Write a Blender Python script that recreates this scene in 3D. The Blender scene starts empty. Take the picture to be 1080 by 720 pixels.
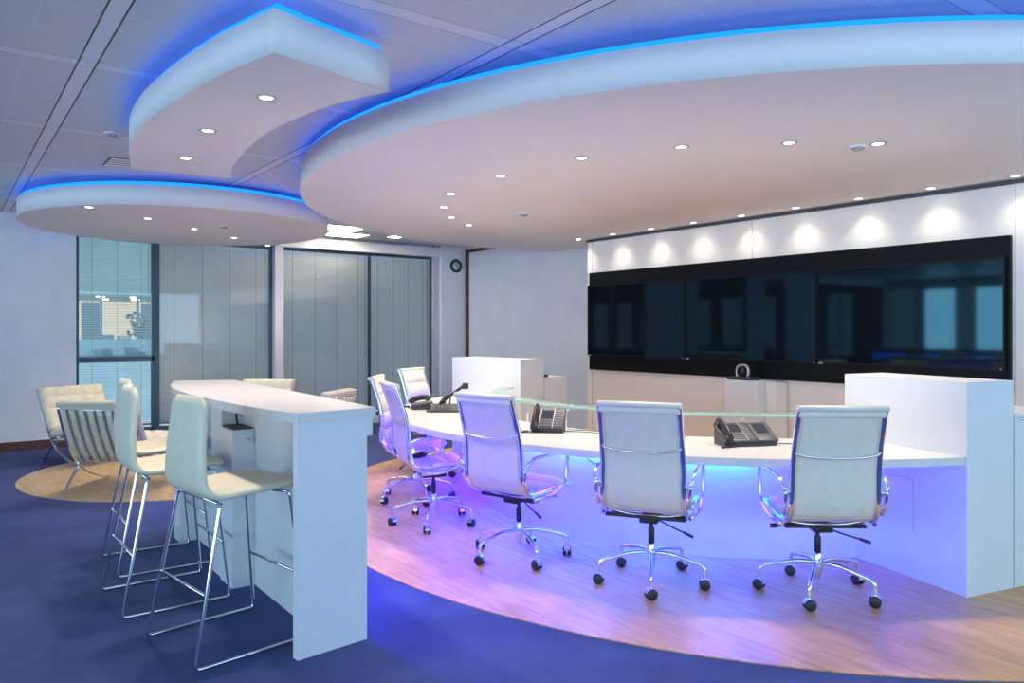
import bpy, bmesh, math, random
from mathutils import Vector, Matrix
random.seed(7)
PI = math.pi
S = bpy.context.scene
C = S.collection

# ---------------------------------------------------------------- camera
HEAD = math.atan2(604, 808)
cam = bpy.data.cameras.new('camera'); camo = bpy.data.objects.new('camera', cam); C.objects.link(camo)
camo.location = (0, 0, 1.5); camo.rotation_euler = (PI/2, 0, -HEAD)
cam.sensor_width = 36; cam.lens = 808/1080*36; cam.shift_y = -10/1080; cam.clip_end = 300
S.camera = camo
# ---------------------------------------------------------------- world, exposure
S.view_settings.view_transform = 'Standard'; S.view_settings.look = 'None'
S.view_settings.gamma = 1; S.view_settings.use_curve_mapping = False
S.view_settings.exposure = 1.0
w = bpy.data.worlds.new('dusk_sky'); S.world = w; w.use_nodes = True
bgn = w.node_tree.nodes['Background']; bgn.inputs[0].default_value = (.50, .74, .84, 1); bgn.inputs[1].default_value = .62
# ---------------------------------------------------------------- daylight from the window walls
def area(name, loc, rot, sx, sy, power, col):
    l = bpy.data.lights.new(name, 'AREA'); l.shape = 'RECTANGLE'; l.size = sx; l.size_y = sy; l.energy = power; l.color = col
    o = bpy.data.objects.new(name, l); C.objects.link(o); o.location = loc; o.rotation_euler = rot
    return o
COOL = (.42, .70, 1.0)
area('daylight_south', (0.5, -2.92, 1.75), (PI/2, 0, 0), 12.5, 1.9, 118, COOL)
for wy_ in (-2.1, -.75, .6, 1.95, 3.3, 4.65, 6.0, 7.35, 8.7, 10.05): area('daylight_west', (-8.9, wy_, 1.75), (PI/2, 0, -PI/2), .8, 1.9, 27, (.50,.74,1.0))
SPOT_W, WASH_W, LED_S, DESK_S = 35, 4.0, 2.1, 56.0
WARM = (1.0, .87, .76)
BLUE = (0.004, .11, 1.0)

# ---------------------------------------------------------------- materials
def mat(name, col, rough=.5, metal=0, **k):
    m = bpy.data.materials.new(name); m.use_nodes = True
    b = m.node_tree.nodes['Principled BSDF']
    b.inputs['Base Color'].default_value = (*col, 1); b.inputs['Roughness'].default_value = rough; b.inputs['Metallic'].default_value = metal
    for kk, v in k.items(): b.inputs[kk.replace('_', ' ')].default_value = v
    return m
def noise_mix(m, c1, c2, scale=20, detail=4, stretch=(1,1,1), lo=.35, hi=.65, bump=0):
    nt = m.node_tree; N = nt.nodes; L = nt.links; b = N['Principled BSDF']
    tc = N.new('ShaderNodeTexCoord'); mp = N.new('ShaderNodeMapping'); mp.inputs['Scale'].default_value = stretch
    no = N.new('ShaderNodeTexNoise'); no.inputs['Scale'].default_value = scale; no.inputs['Detail'].default_value = detail
    cr = N.new('ShaderNodeValToRGB'); cr.color_ramp.elements[0].position = lo; cr.color_ramp.elements[1].position = hi
    cr.color_ramp.elements[0].color = (*c1, 1); cr.color_ramp.elements[1].color = (*c2, 1)
    L.new(tc.outputs['Object'], mp.inputs[0]); L.new(mp.outputs[0], no.inputs['Vector']); L.new(no.outputs['Fac'], cr.inputs[0]); L.new(cr.outputs[0], b.inputs['Base Color'])
    if bump:
        bp = N.new('ShaderNodeBump'); bp.inputs['Strength'].default_value = bump; bp.inputs['Distance'].default_value = .004
        L.new(no.outputs['Fac'], bp.inputs['Height']); L.new(bp.outputs[0], b.inputs['Normal'])
    return m
def emit(name, col, s):
    m = bpy.data.materials.new(name); m.use_nodes = True; N = m.node_tree.nodes; N.clear()
    e = N.new('ShaderNodeEmission'); e.inputs[0].default_value = (*col, 1); e.inputs[1].default_value = s
    o = N.new('ShaderNodeOutputMaterial'); m.node_tree.links.new(e.outputs[0], o.inputs[0]); return m
def glassmat(name, tint, refl=.08, rough=.02):
    m = bpy.data.materials.new(name); m.use_nodes = True; N = m.node_tree.nodes; L = m.node_tree.links; N.clear()
    t = N.new('ShaderNodeBsdfTransparent'); t.inputs[0].default_value = (*tint, 1)
    g = N.new('ShaderNodeBsdfGlossy'); g.inputs['Roughness'].default_value = rough
    f = N.new('ShaderNodeFresnel'); f.inputs[0].default_value = 1.5
    mx = N.new('ShaderNodeMixShader'); o = N.new('ShaderNodeOutputMaterial')
    L.new(f.outputs[0], mx.inputs[0]); L.new(t.outputs[0], mx.inputs[1]); L.new(g.outputs[0], mx.inputs[2]); L.new(mx.outputs[0], o.inputs[0]); return m
M = {}
M['wall'] = noise_mix(mat('painted_wall', (.7,.7,.72), .6), (.78,.79,.81), (.82,.83,.84), 3)
M['raft'] = noise_mix(mat('raft_plaster', (.80,.78,.77), .65), (.84,.825,.81), (.86,.845,.83), 2)
M['white'] = noise_mix(mat('white_laminate', (.80,.82,.84), .35), (.72,.745,.765), (.74,.765,.785), 4)
M['deskwhite'] = noise_mix(mat('desk_laminate', (.82,.80,.78), .3), (.70,.68,.66), (.72,.70,.68), 4)
M['panel'] = noise_mix(mat('screen_wall_panel', (.80,.77,.73), .5), (.87,.83,.77), (.89,.85,.79), 2)
M['chrome'] = mat('polished_chrome', (.82,.83,.86), .09, 1)
M['steel'] = mat('satin_steel', (.62,.63,.66), .25, 1)
M['black'] = noise_mix(mat('black_plastic', (.02,.02,.022), .4), (.018,.018,.02), (.026,.026,.028), 30)
M['phone'] = noise_mix(mat('charcoal_plastic', (.045,.045,.05), .38), (.04,.04,.045), (.055,.055,.06), 60)
M['screen'] = mat('glossy_screen', (.006,.008,.012), .04, 0, Specular_IOR_Level=.34, Specular_Tint=(.35,.85,1,1))
M['bezel'] = mat('screen_bezel', (.006,.006,.008), .4, 0, Specular_IOR_Level=.2)
M['surround'] = mat('black_surround', (.005,.005,.007), .45, 0, Specular_IOR_Level=.15)
M['leather'] = noise_mix(mat('cream_leather', (.76,.72,.62), .45), (.74,.70,.60), (.78,.74,.64), 25, bump=.15)
M['chairleather'] = noise_mix(mat('ivory_leather', (.75,.73,.68), .42), (.70,.665,.58), (.74,.705,.615), 25, bump=.15)
M['stool'] = noise_mix(mat('stool_vinyl', (.70,.66,.50), .5), (.72,.67,.49), (.76,.71,.53), 18, bump=.1)
M['lounge'] = noise_mix(mat('lounge_leather', (.66,.62,.45), .5), (.62,.57,.40), (.69,.65,.48), 12, bump=.2)
M['frame'] = mat('dark_teal_metal', (.05,.09,.12), .4, .3)
M['mull'] = mat('mullion_paint', (.58,.55,.60), .45)
M['brown'] = noise_mix(mat('brown_wood_trim', (.10,.04,.025), .5), (.08,.032,.02), (.13,.05,.03), 12, stretch=(1,1,8))
M['glass'] = glassmat('clear_glass', (.95,.96,.97))
M['shelfglass'] = glassmat('green_edge_glass', (.86,.95,.91))
_n = M['shelfglass'].node_tree; _o = _n.nodes['Material Output']; _d = _n.nodes.new('ShaderNodeBsdfTranslucent'); _d.inputs[0].default_value = (.62,.95,.80,1)
_d2 = _n.nodes.new('ShaderNodeBsdfDiffuse'); _d2.inputs[0].default_value = (.62,.90,.78,1); _m = _n.nodes.new('ShaderNodeMixShader'); _m2 = _n.nodes.new('ShaderNodeMixShader'); _m2.inputs[0].default_value = .35
_src = _o.inputs[0].links[0].from_socket; _n.links.new(_d.outputs[0], _m.inputs[1]); _n.links.new(_d2.outputs[0], _m.inputs[2]); _n.links.new(_src, _m2.inputs[1]); _n.links.new(_m.outputs[0], _m2.inputs[2]); _n.links.new(_m2.outputs[0], _o.inputs[0])
M['shelfedge'] = mat('frosted_green_edge', (.45,.72,.62), .3)
M['led'] = emit('blue_led', BLUE, LED_S*1.0)
M['deskled'] = emit('desk_violet_led', (0.028,.008,1.0), DESK_S)
M['azure'] = emit('added_azure_glow', (0.0,.30,1.0), 85)  # emission of an added strip that tints the modesty panel cyan
M['barled'] = emit('bar_violet_led', (0.030,.010,1.0), 42)
M['lamp'] = emit('lamp_lens', (1,.96,.9), 9)
M['troffer'] = emit('troffer_diffuser', (1,.93,.74), 6.5)
M['grey'] = mat('grey_plastic', (.35,.35,.36), .5)
M['darkgrey'] = mat('dark_grille', (.07,.07,.08), .6)
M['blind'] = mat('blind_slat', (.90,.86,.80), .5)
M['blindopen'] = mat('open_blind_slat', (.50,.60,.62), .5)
# carpet
cp = noise_mix(mat('navy_carpet', (.03,.04,.13), .95), (.032,.048,.155), (.062,.088,.24), 1.6, 9, lo=.3, hi=.7); M['carpet'] = cp
nt = cp.node_tree; no = nt.nodes.new('ShaderNodeTexNoise'); no.inputs['Scale'].default_value = 260; bp = nt.nodes.new('ShaderNodeBump'); bp.inputs['Strength'].default_value = .6; bp.inputs['Distance'].default_value = .01
tcn = [n for n in nt.nodes if n.type == 'TEX_COORD'][0]
nt.links.new(tcn.outputs['Object'], no.inputs['Vector']); nt.links.new(no.outputs['Fac'], bp.inputs['Height']); nt.links.new(bp.outputs[0], nt.nodes['Principled BSDF'].inputs['Normal'])
# plank floor, planks along world Y
def plank(name, c1, c2, dark):
    m = mat(name, c1, .38); nt = m.node_tree; N = nt.nodes; L = nt.links; b = N['Principled BSDF']
    tc = N.new('ShaderNodeTexCoord'); mp = N.new('ShaderNodeMapping'); mp.inputs['Rotation'].default_value = (0,0,PI/2)
    br = N.new('ShaderNodeTexBrick'); br.inputs['Scale'].default_value = 1; br.inputs['Brick Width'].default_value = 1.25; br.inputs['Row Height'].default_value = .15
    br.inputs['Mortar Size'].default_value = .0012; br.inputs['Color1'].default_value = (*c1,1); br.inputs['Color2'].default_value = (*c2,1); br.inputs['Mortar'].default_value = (*dark,1)
    no = N.new('ShaderNodeTexNoise'); no.inputs['Scale'].default_value = 9; no.inputs['Detail'].default_value = 6
    mp2 = N.new('ShaderNodeMapping'); mp2.inputs['Scale'].default_value = (3.2,.35,1)
    mx = N.new('ShaderNodeMixRGB'); mx.blend_type = 'MULTIPLY'; mx.inputs[0].default_value = .55
    cr = N.new('ShaderNodeValToRGB'); cr.color_ramp.elements[0].position = .38; cr.color_ramp.elements[0].color = (.62,.55,.50,1); cr.color_ramp.elements[1].position = .62; cr.color_ramp.elements[1].color = (1,1,1,1)
    L.new(tc.outputs['Object'], mp.inputs[0]); L.new(mp.outputs[0], br.inputs['Vector']); L.new(tc.outputs['Object'], mp2.inputs[0]); L.new(mp2.outputs[0], no.inputs['Vector'])
    L.new(no.outputs['Fac'], cr.inputs[0]); L.new(br.outputs['Color'], mx.inputs[1]); L.new(cr.outputs[0], mx.inputs[2]); L.new(mx.outputs[0], b.inputs['Base Color'])
    return m
M['wood'] = plank('oak_plank_floor', (.78,.44,.19), (.70,.38,.155), (.38,.20,.09))
M['wood2'] = plank('pale_oak_disc', (.58,.41,.20), (.54,.37,.175), (.40,.26,.12))
# ceiling tiles: module 1.7 m, pale strip plus fine joints
def ceilmat():
    m = mat('metal_ceiling_tiles', (.42,.45,.48), .45); nt = m.node_tree; N = nt.nodes; L = nt.links; b = N['Principled BSDF']
    tc = N.new('ShaderNodeTexCoord'); sp = N.new('ShaderNodeSeparateXYZ'); L.new(tc.outputs['Object'], sp.inputs[0])
    def mth(op, a, bb=None):
        n = N.new('ShaderNodeMath'); n.operation = op
        for i, v in enumerate((a, bb)):
            if v is None: continue
            if isinstance(v, (int, float)): n.inputs[i].default_value = v
            else: L.new(v, n.inputs[i])
        return n.outputs[0]
    def fr(ax, off, mod): return mth('MODULO', mth('ADD', ax, 50*mod-off), mod)
    x, y = sp.outputs[0], sp.outputs[1]
    def near(v, c, hw): return mth('LESS_THAN', mth('ABSOLUTE', mth('SUBTRACT', v, c)), hw)
    mx_ = fr(x, .617-.1, 1.74); my_ = fr(y, 1.49-.1, 1.66)
    strip = mth('MAXIMUM', near(mx_, .145, .05), near(my_, .155, .05))
    dark = mth('MAXIMUM', near(mx_, .1, .005), near(mx_, .19, .005))
    dark2 = mth('MAXIMUM', near(my_, .1, .0025), near(my_, .21, .0025))
    joint = mth('MAXIMUM', near(fr(y, 1.49+.055, .5533), .27, .006), near(fr(x, .66, .58), .29, .004))
    def mixc(fac, c1, c2):
        n = N.new('ShaderNodeMixRGB'); L.new(fac, n.inputs[0])
        if isinstance(c1, tuple): n.inputs[1].default_value = (*c1,1)
        else: L.new(c1, n.inputs[1])
        n.inputs[2].default_value = (*c2,1); return n.outputs[0]
    c = mixc(joint, (.60,.63,.66), (.68,.70,.73)); c = mixc(strip, c, (.72,.74,.77)); c = mixc(dark2, c, (.30,.32,.34)); c = mixc(dark, c, (.03,.035,.04))
    L.new(c, b.inputs['Base Color']); return m
M['ceil'] = ceilmat()
M['facade'] = noise_mix(mat('facade_panel', (.42,.52,.54), .7), (.40,.50,.52), (.44,.54,.56), 1)
M['facade2'] = noise_mix(mat('facade_parapet', (.20,.32,.38), .7), (.18,.30,.36), (.22,.34,.40), 1)
M['facade3'] = noise_mix(mat('pale_lower_facade', (.62,.74,.78), .7), (.58,.70,.74), (.66,.78,.82), 1)
M['inner'] = emit('lit_interior_wall', (.95,.80,.50), .38)  # wall given its own glow in place of room lighting
M['innerlamp'] = emit('far_ceiling_lamp', (1,.9,.6), 3)
M['leaf'] = noise_mix(mat('leaf', (.06,.16,.08), .6), (.04,.12,.06), (.10,.22,.11), 8)
M['bluecap'] = mat('blue_cap', (.05,.35,.6), .4)
M['keys'] = mat('phone_keys', (.16,.16,.17), .4)
M['lcd'] = mat('phone_display', (.03,.035,.05), .15)
M['silver'] = mat('silver_trim', (.6,.6,.62), .3, .6)
M['mark'] = mat('pale_mark', (.75,.77,.8), .4)

# ---------------------------------------------------------------- mesh builder
class MB:
    def __init__(s): s.v = []; s.f = []; s.sm = []
    def add(s, vs, fs, smooth=False, mtx=None):
        o = len(s.v)
        for p in vs:
            p = Vector(p); s.v.append(tuple(mtx @ p) if mtx else tuple(p))
        for f in fs: s.f.append(tuple(o+i for i in f)); s.sm.append(smooth)
    def box(s, x0, y0, z0, x1, y1, z1, mtx=None):
        vs = [(x,y,z) for z in (z0,z1) for y in (y0,y1) for x in (x0,x1)]
        s.add(vs, [(0,2,3,1),(4,5,7,6),(0,1,5,4),(2,6,7,3),(0,4,6,2),(1,3,7,5)], False, mtx)
    def rbox(s, x0, y0, z0, x1, y1, z1, r=.01, seg=2, mtx=None):
        bm = bmesh.new(); bmesh.ops.create_cube(bm, size=1)
        for v in bm.verts: v.co = ((x0+x1)/2+v.co.x*(x1-x0), (y0+y1)/2+v.co.y*(y1-y0), (z0+z1)/2+v.co.z*(z1-z0))
        bmesh.ops.bevel(bm, geom=bm.edges[:], offset=r, segments=seg, profile=.6, affect='EDGES')
        bm.verts.index_update()
        s.add([v.co.copy() for v in bm.verts], [tuple(v.index for v in f.verts) for f in bm.faces], seg > 1, mtx); bm.free()
    def prism(s, poly, z0, z1, smooth_side=False, cap=True, mtx=None):
        n = len(poly); vs = [(x,y,z0) for x,y in poly] + [(x,y,z1) for x,y in poly]
        s.add(vs, [(i,(i+1)%n,n+(i+1)%n,n+i) for i in range(n)], smooth_side, mtx)
        if cap: s.add(vs, [tuple(range(n-1,-1,-1)), tuple(range(n,2*n))], False, mtx)
    def band(s, pts, z0, z1, smooth=True):
        n = len(pts); vs = [(x,y,z0) for x,y in pts] + [(x,y,z1) for x,y in pts]
        s.add(vs, [(i,i+1,n+i+1,n+i) for i in range(n-1)], smooth)
    def arc(s, cx, cy, r0, r1, a0, a1, z0, z1, n=64):
        vs = []; 
        for i in range(n+1):
            a = a0+(a1-a0)*i/n; c, d = math.cos(a), math.sin(a)
            for r, z in ((r0,z0),(r1,z0),(r1,z1),(r0,z1)): vs.append((cx+r*c, cy+r*d, z))
        fs = [(4*i+j, 4*i+(j+1)%4, 4*i+4+(j+1)%4, 4*i+4+j) for i in range(n) for j in range(4)]
        s.add(vs, fs+[(0,3,2,1),(4*n,4*n+1,4*n+2,4*n+3)], False)
    def tube(s, pts, r, seg=8, spline=0, closed=False, flat=None):
        P = [Vector(p) for p in pts]
        if spline: P = smooth_path(P, spline)
        n = len(P); up0 = None; vs = []
        for i in range(n):
            t = (P[min(i+1,n-1)]-P[max(i-1,0)]).normalized()
            if up0 is None:
                up0 = Vector((0,1,0)) if abs(t.y) < .9 else Vector((0,0,1))
            u = (up0 - t*up0.dot(t)).normalized(); up0 = u; w_ = t.cross(u)
            ra, rb = (r, r) if flat is None else flat
            for k in range(seg):
                a = 2*PI*k/seg; vs.append(P[i]+u*math.cos(a)*ra+w_*math.sin(a)*rb)
        fs = [(i*seg+k, i*seg+(k+1)%seg, (i+1)*seg+(k+1)%seg, (i+1)*seg+k) for i in range(n-1) for k in range(seg)]
        s.add(vs, fs, True); s.add(vs, [tuple(range(seg-1,-1,-1)), tuple((n-1)*seg+k for k in range(seg))], False)
    def lathe(s, prof, seg=20, mtx=None, smooth=True):
        n = len(prof); vs = [(r*math.cos(2*PI*k/seg), r*math.sin(2*PI*k/seg), z) for r, z in prof for k in range(seg)]
        fs = [(i*seg+k, i*seg+(k+1)%seg, (i+1)*seg+(k+1)%seg, (i+1)*seg+k) for i in range(n-1) for k in range(seg)]
        s.add(vs, fs, smooth, mtx); s.add(vs, [tuple(range(seg-1,-1,-1)), tuple((n-1)*seg+k for k in range(seg))], False, mtx)
    def sling(s, path, wid, front, back, nu=40, nv=12, spline=6):
        """sheet with thickness following a side profile (x,z); front/back give offsets along the normal"""
        P = smooth_path([Vector((p[0],0,p[1])) for p in path], spline)
        L = [0]
        for i in range(1,len(P)): L.append(L[-1]+(P[i]-P[i-1]).length)
        def at(u):
            d = u*L[-1]
            for i in range(1,len(P)):
                if L[i] >= d or i == len(P)-1:
                    f = (d-L[i-1])/max(L[i]-L[i-1],1e-9); return P[i-1].lerp(P[i],f)
        vs = []
        for side, fn in ((1,front),(0,back)):
            for i in range(nu+1):
                u = i/nu; p = at(u); t = (at(min(u+.01,1))-at(max(u-.01,0))).normalized(); nrm = Vector((t.z,0,-t.x)); W = wid(u)
                for j in range(nv+1):
                    v = -1+2*j/nv; q = p+nrm*fn(u,v); vs.append((q.x, W*v, q.z))
        m = nv+1; o = (nu+1)*m; fs = []
        for i in range(nu):
            for j in range(nv):
                fs.append((i*m+j, (i+1)*m+j, (i+1)*m+j+1, i*m+j+1)); fs.append((o+i*m+j, o+i*m+j+1, o+(i+1)*m+j+1, o+(i+1)*m+j))
            fs.append((i*m, o+i*m, o+(i+1)*m, (i+1)*m)); fs.append((i*m+nv, (i+1)*m+nv, o+(i+1)*m+nv, o+i*m+nv))
        for j in range(nv):
            fs.append((j, j+1, o+j+1, o+j)); a = nu*m; fs.append((a+j, o+a+j, o+a+j+1, a+j+1))
        s.add(vs, fs, True)
    def build(s, name, m, parent=None, loc=None):
        me = bpy.data.meshes.new(name); me.from_pydata(s.v, [], s.f); me.materials.append(m)
        me.polygons.foreach_set('use_smooth', s.sm)
        bm = bmesh.new(); bm.from_mesh(me); bmesh.ops.remove_doubles(bm, verts=bm.verts, dist=1e-5); bmesh.ops.recalc_face_normals(bm, faces=bm.faces)
        bm.to_mesh(me); bm.free()
        o = bpy.data.objects.new(name, me); C.objects.link(o)
        if parent: o.parent = parent
        if loc: o.location = loc
        return o
def smooth_path(P, k):
    out = []; n = len(P)
    for i in range(n-1):
        p0 = P[max(i-1,0)]; p1 = P[i]; p2 = P[i+1]; p3 = P[min(i+2,n-1)]
        for j in range(k):
            t = j/k; out.append(.5*((2*p1)+(p2-p0)*t+(2*p0-5*p1+4*p2-p3)*t*t+(3*p1-p0-3*p2+p3)*t**3))
    out.append(P[-1]); return out
def round_path(pts, r, k=5):
    """polyline with filleted corners"""
    P = [Vector(p) for p in pts]; out = [P[0]]
    for i in range(1, len(P)-1):
        a = (P[i-1]-P[i]); b = (P[i+1]-P[i]); rr = min(r, a.length*.45, b.length*.45); a = P[i]+a.normalized()*rr; b = P[i]+b.normalized()*rr
        for j in range(k+1):
            t = j/k; out.append(a.lerp(P[i],t).lerp(P[i].lerp(b,t),t))
    out.append(P[-1]); return out
def tag(o, label, cat, group=None):
    o['label'] = label; o['category'] = cat
    if group: o['group'] = group
    return o
def thing(name, label, cat, loc=(0,0,0), rz=0, group=None):
    o = bpy.data.objects.new(name, None); C.objects.link(o); o.empty_display_size = .1
    o.location = loc; o.rotation_euler = (0,0,rz); return tag(o, label, cat, group)
def struct(o): o['kind'] = 'structure'; return o
def dup(root, loc, rz, label, group=None):
    r = root.copy(); C.objects.link(r); r.location = loc; r.rotation_euler = (0,0,rz); r['label'] = label
    if group: r['group'] = group
    def rec(src, dst):
        for ch in list(src.children):
            c = ch.copy(); C.objects.link(c); c.parent = dst; rec(ch, c)
    rec(root, r); return r
def bx(name, m, b, parent=None, r=0):
    q = MB(); (q.rbox(*b, r) if r else q.box(*b)); return q.build(name, M[m] if isinstance(m,str) else m, parent)

# ---------------------------------------------------------------- room shell
XW, XE, YS, YN, ZC = -9.0, 7.5, -3.0, 11.5, 3.0
struct(bx('floor', 'carpet', (XW,YS,-.1,XE+.15,YN+.3,0)))
struct(bx('ceiling', 'ceil', (XW,YS,ZC,XE+.15,YN+.3,ZC+.1)))
struct(bx('wall_east', 'wall', (XE,YS,0,XE+.15,YN+.3,ZC)))
# wall on the window side, with its openings
ops = [(-8.6,-5.2),(-3.7,-2.8),(-2.1,-.3),(1.44,6.87)]
q = MB(); xs = XW
for a, b in ops:
    q.box(xs,YN,0,a,YN+.3,ZC); q.box(a,YN,2.82,b,YN+.3,ZC); q.box(a,YN,0,b,YN+.3,.12); xs = b
q.box(xs,YN,0,XE,YN+.3,ZC)
struct(q.build('wall_north', M['wall']))
for nm, y0 in (('wall_south', YS-.15),):
    q = MB(); q.box(XW,y0,0,XE,y0+.15,.75); q.box(XW,y0,2.75,XE,y0+.15,ZC)
    x = XW
    while x < XE-.1: q.box(x,y0,.75,x+.25,y0+.15,2.75); x += 2.7
    struct(q.build(nm, M['wall']))
q = MB(); q.box(XW-.15,YS,0,XW,YN+.3,.75); q.box(XW-.15,YS,2.75,XW,YN+.3,ZC)
y = YS
while y < YN: q.box(XW-.15,y,.75,XW,y+.25,2.75); y += 2.7
struct(q.build('wall_west', M['wall']))
# brown skirting by the left wall
for a, b in ((XW,-8.6),(-5.2,-3.7),(-2.8,-2.1),(-.3,1.44)):
    struct(bx('baseboard_north', 'brown', (a,YN-.02,0,b,YN,.115)))
# pillar beside the windows and brown corner trims
struct(bx('wall_pillar', 'wall', (6.98,YN-.12,0,XE-.005,YN,ZC)))
struct(bx('trim_1', 'brown', (XE-.03,YN-.2,0,XE,YN-.13,ZC-.05)))
struct(bx('trim_2', 'brown', (XE-.03,7.6,ZC-.10,XE,YN-.2,ZC-.05)))
struct(bx('trim_3', 'mull', (6.87,YN-.05,0,6.98,YN,ZC)))
# windows -----------------------------------------------------
wins = [(1.44,2.43),(2.43,4.06),(4.19,5.69),(5.69,6.87)]
struct(bx('trim_4', 'mull', (4.06,YN-.10,.12,4.19,YN+.06,2.82)))
for i, (a, b) in enumerate(wins):
    f = .035 if i < 2 else .014; q = MB()
    q.box(a,YN+.02,.12,a+f,YN+.10,2.82); q.box(b-f-(.03 if i==0 else 0),YN+.02,.12,b,YN+.10,2.82)
    q.box(a+f,YN+.02,.12,b-f,YN+.10,.18); q.box(a+f,YN+.02,2.78,b-f,YN+.10,2.82)
    if i == 3: q.box(b-.035,YN+.02,.18,b-f,YN+.04,2.78)
    if i == 0: q.box(a+f,YN+.02,1.09,b-f,YN+.10,1.165)
    wn = struct(q.build('window_%d' % (i+1), M['frame']))
    p = bx('window_pane', 'glass', (a+f,YN+.025,.18,b-f,YN+.031,2.78)); p.parent = wn
for i, (a, b) in enumerate(ops[:3]):
    q = MB(); n = max(1, round((b-a)/1.2))
    for k in range(n+1):
        x = a+(b-a-.05)*k/n; q.box(x,YN+.02,.12,x+.05,YN+.08,2.82)
    q.box(a,YN+.02,1.1,b,YN+.08,1.16)
    wn = struct(q.build('window_%d' % (i+5), M['frame'])); p = bx('window_pane', 'glass', (a,YN+.04,.12,b,YN+.046,2.82)); p.parent = wn
# blinds: one per window, slats inside one mesh
def blind(a, b, tilt, label, m, z0=.2, y=YN+.065, pitch=.034, wd=.040, inset=.042):
    t = thing('venetian_blind', label, 'blind', ((a+b)/2,YN+.02,z0), 0, 'venetian blinds in the window wall')
    hw = (b-a)/2-inset; q = MB(); z = .05; dy, dz = math.cos(tilt)*wd/2, math.sin(tilt)*wd/2; yy = y-YN-.02+.012
    while z < 2.76-z0:
        q.add([(-hw,yy-dy,z+dz),(hw,yy-dy,z+dz),(hw,yy,z+.005),(-hw,yy,z+.005),(hw,yy+dy,z-dz),(-hw,yy+dy,z-dz)], [(0,1,2,3),(3,2,4,5)], False); z += pitch
    q.build('slats', m, t)
    q = MB(); q.box(-hw,yy-.012,.01,hw,yy+.012,.03); q.build('bottom_rail', M['frame'], t)
    q = MB(); q.box(-hw,yy-.015,2.762-z0,hw,yy+.015,2.779-z0); q.build('head_rail', M['frame'], t)
    n = 3 if b-a < 1.1 else 4
    for k in range(n):
        x = -hw+hw*2*(k+.5)/n
        c = MB(); c.tube([(x,yy-.016,.02),(x,yy-.016,2.765-z0)], .0022, 5); c.build('ladder_cord', M['darkgrey'], t)
    c = MB(); c.tube([(hw-.06,yy-.02,.9),(hw-.06,yy-.02,2.76-z0)], .004, 6); c.build('tilt_wand', M['grey'], t)
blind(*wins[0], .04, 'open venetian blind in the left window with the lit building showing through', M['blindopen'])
blind(*wins[1], 1.0, 'closed grey venetian blind in the wide window next to the open one', M['blind'])
blind(*wins[2], 1.0, 'closed grey venetian blind right of the pale pinkish column', M['blind'], inset=.016)
blind(*wins[3], 1.0, 'closed grey venetian blind in the narrow window nearest the clock', M['blind'], inset=.016)
hb = MB(); hb.box(4.12,YN-.11,2.80,6.98,YN-.001,2.955); hb.box(4.12,YN-.12,2.80,6.98,YN-.11,2.815); hb.box(4.12,YN-.12,2.94,6.98,YN-.11,2.955)
tag(hb.build('blind_pelmet', M['grey'] if 0 else M['raft']), 'long pale pelmet box running above the right-hand blinds under the ceiling', 'pelmet')

# building across the way -------------------------------------
bd = thing('office_building', 'office building across the way with a lit floor seen through the open blind', 'building', (0,25,-6))
def bp_(name, m, b): return bx(name, m, b, bd)
bp_('facade_band', 'facade', (-20,0,8.6,40,.4,14)); bp_('parapet', 'facade2', (-20,0,6.75,40,.4,7.28)); bp_('lower_wall', 'facade3', (-20,-.3,-4,40,.4,6.75))
bp_('room_back_wall', 'inner', (-20,6,7.0,40,6.2,8.7)); bp_('room_ceiling', 'facade', (-20,.4,8.6,40,6,8.7)); bp_('room_floor', 'facade2', (-20,.4,6.9,40,6,7.0))
for k in range(20):
    bp_('mullion', 'frame', (-8+k*.98,.05,7.28,-7.95+k*.98,.2,8.6))
for x, ww in ((3.6,.5),(5.35,.55),(7.6,1.2),(1.2,.9)): bp_('partition', 'facade2', (x,2.5,7.0,x+ww,2.6,8.45))
for k in range(16):
    for yy in (1.2,3.4): bp_('ceiling_lamp', 'innerlamp', (-4+k*.95+yy*.2,yy,8.57,-3.78+k*.95+yy*.2,yy+.25,8.6))
q = MB()
for k in range(60):
    a = random.uniform(0,2*PI); r = random.uniform(.02,.3); z = random.uniform(7.35,8.05); p = Vector((5.0+r*math.cos(a)*.8,1.5+r*math.sin(a),z))
    d = Vector((random.uniform(-1,1),random.uniform(-.3,.3),random.uniform(-.3,1))).normalized()*.16; s2 = Vector((d.z,0,-d.x)).normalized()*.05
    q.add([p,p+d*.5+s2,p+d,p+d*.5-s2],[(0,1,2,3)])
q.tube([(5.0,1.5,7.0),(5.0,1.5,7.6)], .02, 6); q.build('office_plant', M['leaf'], bd)
for k, x in enumerate((3.9,4.4,5.6,6.1)): bp_('desk_clutter', 'mark' if k%2 else 'facade2', (x,.9,7.0,x+.35,1.3,7.42-.03*k))

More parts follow.
